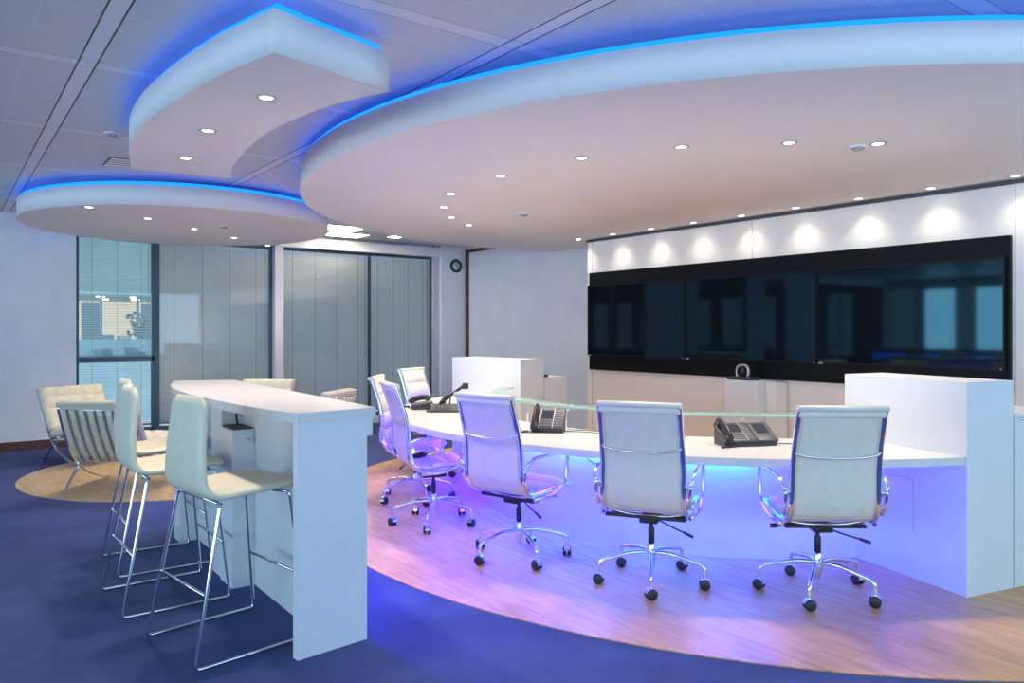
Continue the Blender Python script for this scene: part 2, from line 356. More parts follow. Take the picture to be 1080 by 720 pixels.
# screen wall -------------------------------------------------
XT = 6.9
q = MB(); q.box(XT,YS,0,XE-.001,7.55,ZC-.002); struct(q.build('wall_screens', M['panel']))
q = MB()
for y in (2.50,4.98,7.46): q.box(XT-.0012,y-.003,0,XT,y+.003,2.69)
struct(q.build('trim_5', M['grey']))
struct(bx('shadow_gap_strip', 'darkgrey', (XT-.03,YS,2.685,XT-.001,7.55,2.716)))  # dark strip standing in for the shaded gap under the raft
sur = MB(); sur.rbox(XT-.05,2.52,1.01,XT-.001,7.47,2.275,.004,1)
tag(sur.build('screen_surround', M['surround']), 'long black surround panel on the wall holding the three screens', 'panel')
y0 = 7.455; wd = (7.455-2.54)/3
for k in range(3):
    a = y0-wd*(k+1)+.004; b = y0-wd*k-.004
    t = thing('video_screen', ('leftmost of the three large black wall screens', 'middle of the three large black wall screens, above the small camera', 'rightmost large black wall screen, behind the right pod')[k], 'screen', (XT-.05,(a+b)/2,1.19), 0, 'wall screens')
    h = (b-a)/2; q = MB()
    q.box(-.045,-h,0,-.002,-h+.012,.915); q.box(-.045,h-.012,0,-.002,h,.915); q.box(-.045,-h+.012,0,-.002,h-.012,.022); q.box(-.045,-h+.012,.897,-.002,h-.012,.915)
    q.build('bezel', M['bezel'], t)
    q = MB(); q.box(-.038,-h+.0125,.0225,-.003,h-.0125,.8965); q.build('display', M['screen'], t)
    q = MB(); q.box(-.0462,h-.06,.006,-.0452,h-.018,.015); q.build('maker_mark', M['mark'], t)
    q = MB(); q.box(-.0462,-h+.02,.006,-.0452,-h+.028,.014); q.build('status_light', M['mark'], t)

# wood floor under the meeting desk, ceiling rafts -------------
def circ_pts(cx, cy, r, a0, a1, n): return [(cx+r*math.cos(a0+(a1-a0)*i/n), cy+r*math.sin(a0+(a1-a0)*i/n)) for i in range(n+1)]
wc = (6.12, 4.50); 
def wr(a):  # slightly flattened circle
    d = math.degrees(a) % 360
    return 3.93+.075*math.cos(math.radians(2*(d-125)))*0 + (0.06 if d < 150 else 0) + .07*max(0, math.sin(math.radians((d-200)*1.6)))*(1 if d > 200 else 0)
poly = []
for i in range(97):
    a = math.radians(99+ (262-99)*i/96); r = wr(a); poly.append((wc[0]+r*math.cos(a), wc[1]+r*math.sin(a)))
poly += [(6.88, poly[-1][1]), (6.88, 7.58), (7.45, 7.58), (7.45, poly[0][1])]
q = MB(); q.prism(poly, .0, .006); wf = struct(q.build('floor_oak', M['wood']))
q = MB(); q.prism(circ_pts(2.2,8.8,1.61,0,2*PI,96)[:-1], 0, .006); struct(q.build('floor_oak_disc', M['wood2']))

ZR0, ZR1 = 2.72, 2.915
def raft(name, poly, led_pts, label):
    t = thing(name, label, 'ceiling raft', (0,0,0))
    q = MB(); q.prism(poly, ZR0, ZR1, True); q.build('panel', M['raft'], t)
    cx = sum(p[0] for p in poly)/len(poly); cy = sum(p[1] for p in poly)/len(poly)
    q = MB(); ins = [(cx+(x-cx)*.5, cy+(y-cy)*.5) for x, y in poly]; q.prism(ins, ZR1, ZC-.001); q.build('hanger_core', M['raft'], t)
    q = MB(); q.band(led_pts, ZR1+.003, ZR1+.036)
    q.build('led_strip', M['led'], t)
rc = (6.48, 4.84, 4.28)
a0 = math.acos((7.45-rc[0])/rc[2]); a1 = 2*PI-math.acos((6.86-rc[0])/rc[2])
big = circ_pts(*rc, a0, a1, 128); led = circ_pts(rc[0],rc[1],rc[2]-.03,a0,a1,128)
raft('ceiling_raft', big+[(6.86,7.57),(7.45,7.57)], led, 'huge round white ceiling raft over the meeting desk with blue light along its rim')
def ell(k): return [(2.31+(1.655-k)*math.cos(2*PI*i/96), 9.61+(1.80-k)*math.sin(2*PI*i/96)) for i in range(97)]
lr = ell(0)
raft('ceiling_raft', lr[:-1], ell(.03), 'round white ceiling raft over the lounge chairs by the windows')
left = [(1.17,3.30),(1.06,3.80),(.99,4.40),(.965,5.0),(1.01,5.6),(1.15,6.28)]
right = [(1.86,6.22),(1.745,5.8),(1.65,5.2),(1.61,4.64),(1.65,4.1),(1.72,3.78),(1.83,3.49)]
L_ = [(p.x,p.y) for p in smooth_path([Vector((*p,0)) for p in left], 8)]; R_ = [(p.x,p.y) for p in smooth_path([Vector((*p,0)) for p in right], 8)]
ends = [(1.17+(1.83-1.17)*t, 3.30+.19*t) for t in (.25,.5,.75)]
s_led = [(x+.03,y) for x,y in L_][::-1]; s_led[-1] = (1.20,3.33); s_led += [(x,y+.03) for x,y in ends]+[(1.79,3.51)]
raft('ceiling_raft', L_+R_+ends[::-1], s_led, 'narrow curved white ceiling raft hanging above the bar table')

# downlights ---------------------------------------------------
dl = thing('downlight', 'x', 'downlight', (0,0,0))
q = MB(); q.lathe([(.030,-.001),(.052,-.001),(.054,-.004),(.050,-.007),(.036,-.007),(.030,-.001)], 24); q.build('trim_ring', M['silver'], dl)
q = MB(); q.lathe([(.0,-.0045),(.033,-.0045),(.033,-.002),(0,-.002)], 20); q.build('lens', M['lamp'], dl)
sl = bpy.data.lights.new('lamp_light', 'SPOT'); sl.energy = SPOT_W; sl.color = WARM; sl.spot_size = math.radians(125); sl.spot_blend = .9; sl.shadow_soft_size = .04
so = bpy.data.objects.new('lamp_light', sl); C.objects.link(so); so.location = (0,0,-.03); so.parent = dl
wl = bpy.data.lights.new('wall_wash_light', 'SPOT'); wl.energy = WASH_W; wl.color = (1,.90,.78); wl.spot_size = math.radians(104); wl.spot_blend = 1.0; wl.shadow_soft_size = .03
big_l = [(3.60,4.00),(3.51,4.84),(3.61,5.73),(3.94,6.38),(4.36,6.91),(4.83,7.28),(3.91,3.37),(4.38,2.88),(4.86,2.55)]
big_n = ['downlight in the big raft nearest the front rim, left of the near arc', 'downlight in the big raft, leftmost of the near arc before the bend', 'downlight in the big raft at the left end of the curve', 'second downlight from the far end of the curve nearest the left rim', 'downlight at the far left bend of the curve in the big raft', 'farthest downlight of the curved line, nearest the clock corner', 'downlight of the big raft straight above the second office chair', 'downlight of the big raft left of the smoke detector', 'rightmost downlight of the curve, right of the smoke detector']
big_n = ['seventh', 'sixth', 'fifth', 'fourth', 'third', 'second', 'x', 'y', 'z']
order = [(4.83,7.28),(4.36,6.91),(3.94,6.38),(3.61,5.73),(3.51,4.84),(3.60,4.00),(3.91,3.37),(4.38,2.88),(4.86,2.55)]
nth = ['farthest', 'second farthest', 'third farthest', 'fourth farthest', 'middle (fifth)', 'sixth farthest', 'seventh farthest', 'lit lamp just left of the round smoke detector, second from the right', 'rightmost']
first = True
def place_dl(x, y, label, group, wash=False):
    global first
    if first: o = dl; o.location = (x,y,ZR0); o['label'] = label; o['group'] = group; first = False
    else: o = dup(dl, (x,y,ZR0), 0, label, group)
    return o
for p, n_ in zip(order, nth): place_dl(*p, '%s of the nine round downlights curving through the big ceiling raft' % n_ if 'lit lamp' not in n_ else 'round downlight just left of the smoke detector in the big raft, second from right', 'downlights in the big ceiling raft')
for p, n_ in zip([(1.36,3.95),(1.30,4.81),(1.38,5.66)], ['nearest and largest', 'middle', 'farthest']): place_dl(*p, '%s of three downlights in the narrow raft above the bar' % n_, 'downlights in the narrow raft')
for p, n_ in zip([(1.17,8.45),(1.79,8.92),(2.41,9.49),(3.05,10.07),(3.70,10.70)], ['leftmost', 'second from the left', 'middle', 'second from the right', 'rightmost']): place_dl(*p, '%s of five downlights in the round raft by the windows' % n_, 'downlights in the round raft by the windows')
wy = [7.53-.0001-.637*k for k in range(9)]
wn_ = ['leftmost', 'second from the left', 'third from the left', 'fourth from the left', 'middle', 'fourth from the right', 'third from the right', 'second from the right', 'rightmost']
dw = None
for y, n_ in zip(wy, wn_):
    lab = '%s of nine small downlights washing the wall above the screens' % n_
    if dw is None:
        dw = dup(dl, (6.72,y,ZR0), 0, lab, 'wall washing downlights above the screens')
        for c in list(dw.children):
            if c.type == 'LIGHT': c.data = wl; c.rotation_euler = (0, math.radians(-8), 0); c.name = 'wall_wash_light'
    else: dup(dw, (6.72,y,ZR0), 0, lab, 'wall washing downlights above the screens')
# detectors, vent, troffers
def detector(x, y, z, lab):
    t = thing('smoke_detector', lab, 'smoke detector', (x,y,z)); q = MB(); q.lathe([(0,-.028),(.03,-.028),(.045,-.018),(.045,-.013)], 20); q.build('sensor_head', M['grey'], t)
    q = MB(); q.lathe([(.0,-.012),(.055,-.012),(.055,-.0005),(0,-.0005)], 20); q.build('base_plate', M['raft'], t)
detector(4.83,2.90-.23,ZR0,'small round detector in the big raft between two right-hand downlights')
detector(4.82,6.25,ZR0,'small round detector in the far middle of the big raft')
detector(2.62,9.03,ZR0,'small round detector in the round raft by the windows')
detector(1.04,6.43,ZC,'small round detector on the tiled ceiling left of the narrow raft')
t = thing('air_vent', 'small slotted black and white air vent in the tiled ceiling', 'vent', (1.37,7.5,ZC))
q = MB(); q.box(-.2,-.2,-.006,.2,.2,-.001); q.build('backing', M['darkgrey'], t)
for k in range(4): q = MB(); q.box(-.19,-.19+k*.1,-.014,.19,-.14+k*.1,-.007); q.build('slat', M['raft'], t)
for (x, y, a, b, lab) in ((4.55,10.35,.42,.3,'bright rectangular ceiling light nearest the round raft, beyond its edge'), (5.0,11.0,.34,.26,'bright rectangular ceiling light closest to the blind pelmet'), (5.75,10.6,.12,.3,'small bright ceiling light tucked beside the big raft edge')):
    t = thing('ceiling_light', lab, 'ceiling light', (x,y,ZC))
    q = MB(); q.box(-a,-b,-.008,-a+.025,b,-.001); q.box(a-.025,-b,-.008,a,b,-.001); q.box(-a+.025,-b,-.008,a-.025,-b+.025,-.001); q.box(-a+.025,b-.025,-.008,a-.025,b,-.001); q.build('frame', M['mull'], t)
    q = MB(); q.box(-a+.026,-b+.026,-.006,a-.026,b-.026,-.001); q.build('diffuser', M['troffer'], t)

# clock
t = thing('wall_clock', 'small round black wall clock with a white face on the pillar', 'clock', (7.27,YN-.12,2.66))
R90 = Matrix.Rotation(PI/2, 4, 'X')
q = MB(); q.lathe([(.07,.001),(.115,.001),(.118,.02),(.11,.035),(.085,.037),(.076,.02),(.076,.001)], 32, R90); q.build('rim', M['black'], t)
q = MB(); q.lathe([(0,.002),(.075,.002),(.075,.016),(0,.016)], 32, R90); q.build('clock_face', M['mark'], t)
q = MB(); q.box(-.003,-.019,-.005,.003,-.017,.05); q.build('minute_hand', M['black'], t)
q = MB(); q.box(-.003,-.022,-.003,.035,-.020,.003); q.build('hour_hand', M['black'], t)

# ---------------------------------------------------------------- meeting desk and pods
DC = (5.72, 4.60); ZD = .795
dk = thing('meeting_desk', 'long curved white meeting desk with blue light glowing beneath its top', 'desk', (DC[0],DC[1],0))
A0, A1 = math.radians(113.6), math.radians(247.8)
q = MB(); q.arc(0,0,2.03,2.885,A0,A1,ZD-.045,ZD,96); q.build('desktop', M['deskwhite'], dk)
q = MB(); q.arc(0,0,2.04,2.07,A0,A1-.03,.006,ZD-.046,96); q.build('modesty_panel', M['white'], dk)
q = MB(); q.arc(0,0,2.46,2.50,math.radians(118),math.radians(243),ZD-.062,ZD-.047,80); q.build('led_strip', M['deskled'], dk)
q = MB(); q.arc(0,0,2.112,2.117,math.radians(163),math.radians(229),ZD-.078,ZD-.050,60); q.build('added_azure_strip', M['azure'], dk)  # added unseen strip, makes the cyan band at the panel top
q = MB(); q.arc(0,0,2.119,2.125,math.radians(162),math.radians(230),ZD-.090,ZD-.0455,60); q.build('added_light_baffle', M['white'], dk)  # added baffle keeping the azure glow off the floor
q = MB(); q.arc(0,0,2.36,2.40,math.radians(118),math.radians(196),ZD-.062,ZD-.047,60); q.build('led_strip', M['deskled'], dk)  # extra strip added to strengthen the violet glow on the left
gs = MB(); gs.arc(0,0,1.88,2.02,math.radians(127),math.radians(240),.938,.950,96); g = gs.build('glass_shelf', M['shelfglass'], dk); g['label'] = 'clear green-edged glass shelf'
q = MB(); q.arc(0,0,2.0205,2.0225,math.radians(127),math.radians(240),.938,.950,96); q.build('glass_edge', M['shelfedge'], g)
for d in range(129, 240, 12):
    a = math.radians(d); x, y = 2.05*math.cos(a)*1.0, 2.05*math.sin(a); q = MB(); x2, y2 = 1.97*math.cos(a), 1.97*math.sin(a)
    q.tube([(x,y,ZD+.001),(x,y,.92),(x2,y2,.936)], .007, 8); q.lathe([(0,.951),(.012,.951),(.012,.957),(0,.957)], 12, Matrix.Translation((x2,y2,0))); q.build('shelf_support', M['chrome'], dk)

def pod(name, poly, h, lab, seam=None):
    cx = sum(p[0] for p in poly)/len(poly); cy = sum(p[1] for p in poly)/len(poly)
    t = thing(name, lab, 'cabinet', (cx,cy,.0065)); lp = [(x-cx,y-cy) for x,y in poly]
    q = MB(); q.prism(lp, 0, h-.03); q.build('carcass', M['white'], t)
    q = MB(); q.prism(lp, h-.0295, h-.0065); q.build('top_panel', M['white'], t)
    return t, cx, cy
pr_ = [(4.63,1.92),(4.90,2.80),(5.28,2.74),(5.02,1.83)]
t, cx, cy = pod('desk_pod', pr_, 1.217, 'tall white pod closing the right end of the meeting desk')
# access hatch groove on its desk side
q = MB(); A = Vector((4.63-cx,1.92-cy)); B = Vector((4.90-cx,2.80-cy)); d = (B-A).normalized(); nn = Vector((-d.y,d.x))
def onf(s_, z, o=.001): p = A+d*s_+nn*o; return (p.x,p.y,z)
for (s0,z0,s1,z1) in ((.36,.28,.365,.60),(.36,.597,.58,.60)):
    q.add([onf(s0,z0),onf(s1,z0),onf(s1,z1),onf(s0,z1)],[(0,1,2,3)])
q.build('hatch_groove', M['grey'], t)
t, cx, cy = pod('low_cabinet', [(5.03,1.828),(5.30,2.73),(5.85,2.60),(5.62,1.72)], 1.015, 'lower white cabinet directly behind the right-hand pod')
q = MB(); q.tube([(5.07-cx,1.812-cy,.985),(5.58-cx,1.716-cy,.985)], .008, 8); q.build('rail_handle', M['chrome'], t)
pod('desk_pod', [(4.60,7.27),(4.98,7.34),(5.13,6.30),(4.79,6.26)], 1.217, 'tall white pod closing the far left end of the meeting desk')
t, cx, cy = pod('low_cabinet', [(4.99,7.34),(5.35,7.38),(5.46,6.32),(5.14,6.30)], 1.02, 'lower pinkish white cabinet behind the far left pod')
q = MB(); q.rbox(5.16-cx,6.31-cy,1.015,5.20-cx,6.35-cy,1.04,.003,1); q.build('grommet', M['black'], t)
# camera pedestal and camera
pd = thing('camera_pedestal', 'plain white pedestal standing below the middle screen', 'pedestal', (6.72,4.97,0.0065))
q = MB(); q.rbox(-.16,-.29,0,.165,.10,1.0,.003,1); q.build('plinth', M['white'], pd)
q = MB(); q.box(-.02,-.42,0,.165,-.295,.99); q.build('side_panel', M['panel'], pd)
cm = thing('video_camera', 'small dark video conference camera on the white pedestal', 'camera', (6.66,4.92,1.0075), 0)
q = MB(); q.rbox(-.07,-.15,0,.07,.15,.03,.008,2); q.build('base', M['phone'], cm)
q = MB(); q.tube([(0,-.055,.02),(0,-.072,.08),(0,-.055,.135),(0,0,.15),(0,.055,.135),(0,.072,.08),(0,.055,.02)], .012, 8, 5, flat=(.012,.02)); q.build('yoke', M['silver'], cm)
q = MB(); q.lathe([(0,-.055),(.03,-.055),(.043,-.04),(.043,.03),(.035,.045),(0,.045)], 20, Matrix.Translation((0,0,.088)) @ Matrix.Rotation(PI/2,4,'Y')); hd = q.build('camera_head', M['black'], cm)
q = MB(); q.lathe([(0,0),(.024,0),(.026,.006),(0,.006)], 16, Matrix.Translation((-.0555,0,.088)) @ Matrix.Rotation(-PI/2,4,'Y')); q.build('lens', M['screen'], hd)

# ---------------------------------------------------------------- office chair
def make_chair(label, loc, rz):
    t = thing('office_chair', label, 'office chair', loc, rz, 'high-backed ivory office chairs around the curved desk')
    for k in range(5):
        a = 2*PI*k/5+.42; c, s_ = math.cos(a), math.sin(a)
        q = MB(); q.tube([(.02*c,.02*s_,.175),(.12*c,.12*s_,.178),(.25*c,.25*s_,.152),(.296*c,.296*s_,.14),(.318*c,.318*s_,.118),(.322*c,.322*s_,.068)], .0115, 8, 4, flat=(.0115,.013)); q.build('leg', M['chrome'], t)
        mt = Matrix.Translation((.322*c,.322*s_,.031)) @ Matrix.Rotation(a+[.9,-.6,2.1,.3,1.5][k],4,'Z')
        cst = MB()
        for sd in (-1,1): cst.lathe([(0,-.011),(.024,-.011),(.031,-.006),(.031,.006),(.024,.011),(0,.011)], 16, mt @ Matrix.Translation((0,sd*.016,0)) @ Matrix.Rotation(PI/2,4,'X'))
        ca = cst.build('caster', M['black'], t)
        q = MB(); vs = []
        for j in range(9):
            b = PI*.02+PI*.9*j/8
            for yy in (-.019,.019): vs.append((.036*math.cos(b),yy,.033*math.sin(b)))
        q.add(vs, [(2*j,2*j+1,2*j+3,2*j+2) for j in range(8)], True, mt); q.lathe([(0,.02),(.009,.02),(.009,.045),(0,.045)], 10, mt); q.build('hood', M['chrome'], ca)
    q = MB(); q.lathe([(.0,.085),(.016,.085),(.019,.10),(.024,.15),(.024,.225),(.017,.235),(.0,.235)], 16); q.build('hub', M['chrome'], t)
    q = MB(); q.lathe([(.0,.235),(.019,.235),(.019,.32),(.012,.33),(.012,.375),(0,.375)], 14); q.build('gas_column', M['black'], t)
    q = MB(); q.rbox(-.10,-.055,.365,.09,.055,.415,.012); q.rbox(-.13,-.225,.40,-.06,.225,.42,.006); q.rbox(.08,-.225,.405,.12,.225,.42,.006); q.build('tilt_mechanism', M['black'], t)
    q = MB(); q.tube([(.0,-.04,.372),(-.05,-.14,.345),(-.08,-.22,.325)], .005, 6, 3); q.tube([(-.075,-.205,.329),(-.095,-.26,.312)], .009, 6); q.build('height_lever', M['black'], t)
    q = MB(); q.tube([(.0,.05,.39),(-.02,.24,.388)], .007, 6); q.tube([(-.02,.24,.388),(-.022,.275,.388)], .014, 8); q.build('tension_knob', M['black'], t)
    prof = [(.245,.455),(.20,.480),(.08,.472),(-.06,.455),(-.155,.455),(-.215,.490),(-.245,.56),(-.255,.65),(-.262,.76),(-.283,.87),(-.315,.97),(-.345,1.06),(-.355,1.09)]
    W = lambda u: .232-.018*u
    # side rails
    for sd in (-1,1):
        P = [(x,sd*(.242-.02*i/12),z) for i,(x,z) in enumerate(prof)]
        q = MB(); q.tube(P, .01, 8, 5, flat=(.018,.019)); q.build('side_rail', M['chrome'], t)
    seatp = prof[:6]; backp = prof[5:]
    def padded(npad, amp, base):
        def f(u, v):
            k = (u*npad) % 1 if u < 1 else 1; e = max(0, 1-abs(v)**6)
            return (base+amp*max(0,math.sin(PI*min(max(k,0),1)))**.45)*e**.5 + .003
        return f
    q = MB(); q.sling(seatp, lambda u: .229, padded(3,.022,.012), lambda u,v: -.010, 45, 14); q.build('seat', M['chairleather'], t)
    q = MB(); q.sling(backp, lambda u: .228-.012*u, padded(4,.022,.012), lambda u,v: -.006-.006*(1-v*v), 60, 14); q.build('backrest', M['chairleather'], t)
    q = MB(); q.tube([(-.352,-.236,1.088),(-.352,.236,1.088)], .02, 12, flat=(.018,.032)); h = q.build('head_roll', M['chairleather'], t)
    q = MB(); q.rbox(-.368,-.232,1.040,-.322,.232,1.105,.014,3, Matrix.Identity(4)); h2 = q.build('head_fold', M['chairleather'], h)
    # stretchers
    q = MB(); q.tube([(-.285,-.232,.855),(-.297,-.205,.835),(-.303,-.12,.822),(-.305,0,.819),(-.303,.12,.822),(-.297,.205,.835),(-.285,.232,.855)], .0075, 8, 4); q.build('back_stretcher', M['chrome'], t)
    q = MB(); q.tube([(-.11,-.235,.445),(-.11,-.10,.42),(-.11,.10,.42),(-.11,.235,.445)], .011, 8, 4); q.tube([(.10,-.235,.462),(.10,-.10,.42),(.10,.10,.42),(.10,.235,.462)], .011, 8, 4); q.build('seat_stretcher', M['chrome'], t)
    for sd in (-1,1):
        y0, y1 = sd*.252, sd*.283
        P = round_path([(-.262,y0,.60),(-.262,y1,.665),(-.20,y1,.70),(.12,y1,.712),(.165,y1,.70),(.145,y1,.50),(.0,y1,.442),(-.16,y0,.432)], .05)
        q = MB(); q.tube(P, .0095, 8, 0, flat=(.011,.0135)); a = q.build('armrest', M['chrome'], t)
        q = MB(); q.tube([(-.225,sd*.262,.50),(-.262,sd*.268,.57),(-.264,sd*.268,.64)], .012, 8, 3); q.lathe([(0,-.012),(.017,-.012),(.017,.012),(0,.012)], 14, Matrix.Translation((-.258,sd*.272,.645)) @ Matrix.Rotation(PI/2,4,'X')); q.tube([(-.262,sd*.245,.555),(-.262,sd*.285,.555)], .006, 6); q.build('arm_bracket', M['chrome'], a)
    return t
def face(x, y, dr=0): return math.atan2(DC[1]-y, DC[0]-x)+dr
chs = [(4.035,2.47,0,'high-backed ivory office chair at the right end, nearest the right pod'),
       (3.42,3.18,0,'high-backed ivory office chair seen squarely from behind, second from the right'),
       (3.10,4.07,.03,'high-backed office chair washed in violet light, third from the right'),
       (3.10,5.17,-.06,'violet-lit office chair in side view, just right of the bar table'),
       (3.42,6.02,-.12,'office chair mostly hidden behind the violet-lit one, its back edge-on'),
       (4.27,7.0,-.05,'cream office chair at the far end of the desk, front of its back visible')]
c0 = make_chair(chs[0][3], (chs[0][0],chs[0][1],.0065), face(chs[0][0],chs[0][1]))
def swivel(r, da):  # the castor base turned under the seat
    for c in r.children:
        if c.name.split('.')[0] in ('leg','caster','hub'): c.rotation_euler = (0,0,da)
swivel(c0, -.27)
for (x, y, dr, lab), da in zip(chs[1:], (.40, 0, .1, -.3, .2)): swivel(dup(c0, (x,y,.0065), face(x,y,dr), lab), da)

# ---------------------------------------------------------------- desk phones
def phone(label, px, py, rz, tilt=.18, W_=.22, module=0):
    t = thing('desk_phone', label, 'desk phone', (px,py,ZD+.0008), rz, 'dark desk phones on the curved desk')
    # local -y is the user's side; the face slopes up away from the user
    tl = math.atan(tilt); D_ = .19; dz = D_*math.sin(tl); dy = D_*math.cos(tl); x0 = -(W_+module)/2
    mt = Matrix.Translation((0,-.09,.014)) @ Matrix.Rotation(tl,4,'X')
    side = Matrix(((0,0,1,0),(1,0,0,0),(0,1,0,0),(0,0,0,1)))
    q = MB(); q.prism([(-.085,0),(-.09+dy*.92,0),(-.09+dy*.92,.010+dz*.92),(-.085,.016)], x0+.006, -x0-.006, mtx=side); q.build('foot', M['phone'], t)
    q = MB(); q.rbox(x0,0,.004,x0+W_,D_,.026,.005,2,mt); body = q.build('body', M['phone'], t)
    q = MB(); q.box(x0+.068,.095,.0262,x0+.150,.165,.0285,mt); q.build('display', M['lcd'], body)
    q = MB()
    for i in range(4):
        for j in range(3): q.rbox(x0+.070+i*.021,.02+j*.022,.0262,x0+.086+i*.021,.034+j*.022,.030,.0015,1,mt)
    for j in range(7): q.rbox(x0+.165,.02+j*.022,.0262,x0+W_-.012,.034+j*.022,.030,.0012,1,mt)
    q.build('keypad', M['keys'], body)
    q = MB(); q.box(x0+.058,.006,.0262,x0+.063,.184,.030,mt); q.box(x0+.155,.006,.0262,x0+.159,.184,.030,mt); q.build('trim_strip', M['silver'], body)
    if module:
        q = MB(); q.rbox(x0+W_+.003,0,.004,x0+W_+module,D_,.026,.005,2,mt); md = q.build('key_module', M['phone'], t)
        q = MB(); q.box(x0+W_+.035,.075,.0262,x0+W_+module-.03,.165,.0285,mt); q.build('display', M['lcd'], md)
        q = MB()
        for j in range(8):
            for xx in (x0+W_+.010, x0+W_+module-.026): q.rbox(xx,.015+j*.021,.0262,xx+.016,.027+j*.021,.029,.0012,1,mt)
        q.build('keypad', M['keys'], md)
    hx = x0+.028; q = MB(); P = [mt @ Vector(p) for p in ((hx,-.004,.036),(hx,.02,.052),(hx,.095,.064),(hx,.165,.054),(hx,.192,.036))]
    q.tube(P, .016, 10, 5, flat=(.024,.014))
    for yy in (.02,.168): q.rbox(hx-.024,yy-.024,.0265,hx+.024,yy+.022,.052,.009,2,mt)
    hs = q.build('handset', M['black'], t)
    q = MB(); P = []
    for i in range(90):
        f = i/89; a = i*1.5; P.append((x0-.015-.07*math.sin(PI*f)+.09*f, -.10-.055*math.sin(PI*f), .010+.006*math.sin(a)))
        P[-1] = (P[-1][0]+.004*math.cos(a), P[-1][1], P[-1][2])
    q.tube(P, .003, 5); q.build('curly_cord', M['black'], hs)
    return t
def on_desk(px, py, dr=0): return (px, py)
phone('grey desk phone with an extra key module, lying beside the right-hand chair', 4.05, 2.98, math.radians(-37+12), .55, .215, .145)
phone('dark desk phone with a screen propped up, on the desk behind the third chair', 3.47, 4.20, math.radians(-37-14), .95, .235)
phone('desk phone lying low at the far left of the desk, nearest the cream chair', 3.55, 6.14, face(3.53,6.06)-PI/2+.15, .18)
# conference phone with its raised arm
t = thing('desk_phone', 'black desk phone with a raised handset arm, behind the violet chair', 'desk phone', (3.60,5.80,ZD+.0008), math.radians(-37), 'dark desk phones on the curved desk')
q = MB(); q.prism([(-.10,0),(.10,0),(.10,.06),(-.10,.02)], -.13, .13, mtx=Matrix(((0,0,1,0),(1,0,0,0),(0,1,0,0),(0,0,0,1)))); q.build('body', M['phone'], t)
q = MB()
for i in range(5):
    for j in range(4): q.rbox(-.10+i*.03,-.07+j*.03,.032+j*.006,-.08+i*.03,-.05+j*.03,.040+j*.006,.002,1)
q.build('keypad', M['keys'], t)
q = MB(); q.tube([(-.06,.05,.04),(-.02,.05,.10),(.03,.05,.13)], .01, 8, 4, flat=(.012,.02)); q.tube([(.03,.05,.05),(.04,.05,.12)], .008, 6); q.build('arm', M['black'], t)
q = MB(); q.tube([(-.03,.05,.085),(.02,.05,.125),(.09,.05,.175),(.16,.05,.225),(.19,.05,.235)], .015, 10, 4, flat=(.022,.014)); q.rbox(.145,.025,.195,.20,.075,.25,.012); q.rbox(-.05,.025,.065,.0,.075,.10,.012); q.build('handset', M['black'], t)
q = MB(); P = [(-.13-.03*math.sin(i*.05)+.006*math.cos(i*1.5), -.02-i*.0016, .010+.006*math.sin(i*1.5)) for i in range(70)]
q.tube(P, .0022, 5); q.build('curly_cord', M['black'], t)
# cables
def cable(pts, lab, r=.003):
    q = MB(); q.tube(pts, r, 6, 6); return tag(q.build('cable', M['darkgrey'], None), lab, 'cable')
z = ZD+.004
cable([(3.55,4.12,z),(3.62,4.02,z),(3.66,3.92,z),(3.68,3.80,z),(3.72,3.62,z)], 'thin black cable trailing right from the propped phone across the desk')
cable([(3.60,4.16,z+.003),(3.70,4.05,z),(3.76,3.90,z),(3.80,3.70,z)], 'second thin cable behind the first, running right from the propped phone')
cable([(4.17,2.93,z),(4.24,2.86,z),(4.30,2.80,z),(4.36,2.78,z)], 'thin cable leading from the right-hand phone to the chair back')
cable([(3.52,3.86,ZD-.048),(3.47,3.83,ZD-.07),(3.45,3.80,ZD-.12),(3.50,3.77,ZD-.17),(3.56,3.76,ZD-.17)], 'black cable loop hanging below the desktop left of the second chair')
t = thing('pen_cap', 'tiny blue-topped plug lying on the desk beside the second chair', 'plug', (3.78,3.25,ZD+.0005), .4)
q = MB(); q.lathe([(0,0),(.012,0),(.010,.03),(0,.03)], 10); q.build('body', M['black'], t); q = MB(); q.rbox(-.02,-.015,.031,.02,.015,.045,.004); q.build('cap', M['bluecap'], t)

# ---------------------------------------------------------------- bar table
ZB = 1.13
bt = thing('bar_table', 'tall white bar table with curved top and panel end', 'bar table', (0,0,0))
edge = [(1.305,3.375),(1.235,3.78),(1.20,4.36),(1.20,5.0),(1.27,5.6),(1.40,6.12)]
E_ = [(p.x,p.y) for p in smooth_path([Vector((*p,0)) for p in edge], 8)]
top = E_+[(1.415,6.17),(1.45,6.19),(1.50,6.185),(1.83,6.05),(1.72,3.42)]
q = MB(); q.prism(top, ZB-.045, ZB); q.build('top', M['deskwhite'], bt)
q = MB(); q.prism([(1.31,3.385),(1.675,3.425),(1.67,3.47),(1.305,3.43)], 0, ZB-.0455); q.build('end_panel', M['white'], bt)
q = MB(); q.box(1.50,3.475,0,1.54,6.0,ZB-.0455); q.build('back_panel', M['white'], bt)
q = MB(); q.prism([(1.676,3.44),(1.715,3.445),(1.78,6.0),(1.74,6.0)], ZB-.14, ZB-.0455); q.build('apron', M['white'], bt)
q = MB(); q.box(1.60,3.6,ZB-.075,1.66,5.95,ZB-.0456); q.build('led_strip', M['barled'], bt)
q = MB(); q.box(1.38,4.80,0,1.499,5.02,ZB-.0455); q.build('middle_pier', M['white'], bt)
q = MB(); q.box(1.37,4.56,0,1.499,4.799,.925); p1 = q.build('service_box', M['white'], bt)
q = MB(); q.box(1.38,4.565,.926,1.49,4.79,.936); q.build('socket_tray', M['darkgrey'], p1)
q = MB(); q.rbox(1.435,4.548,.85,1.485,4.559,.90,.002,1); q.build('socket', M['mark'], p1)
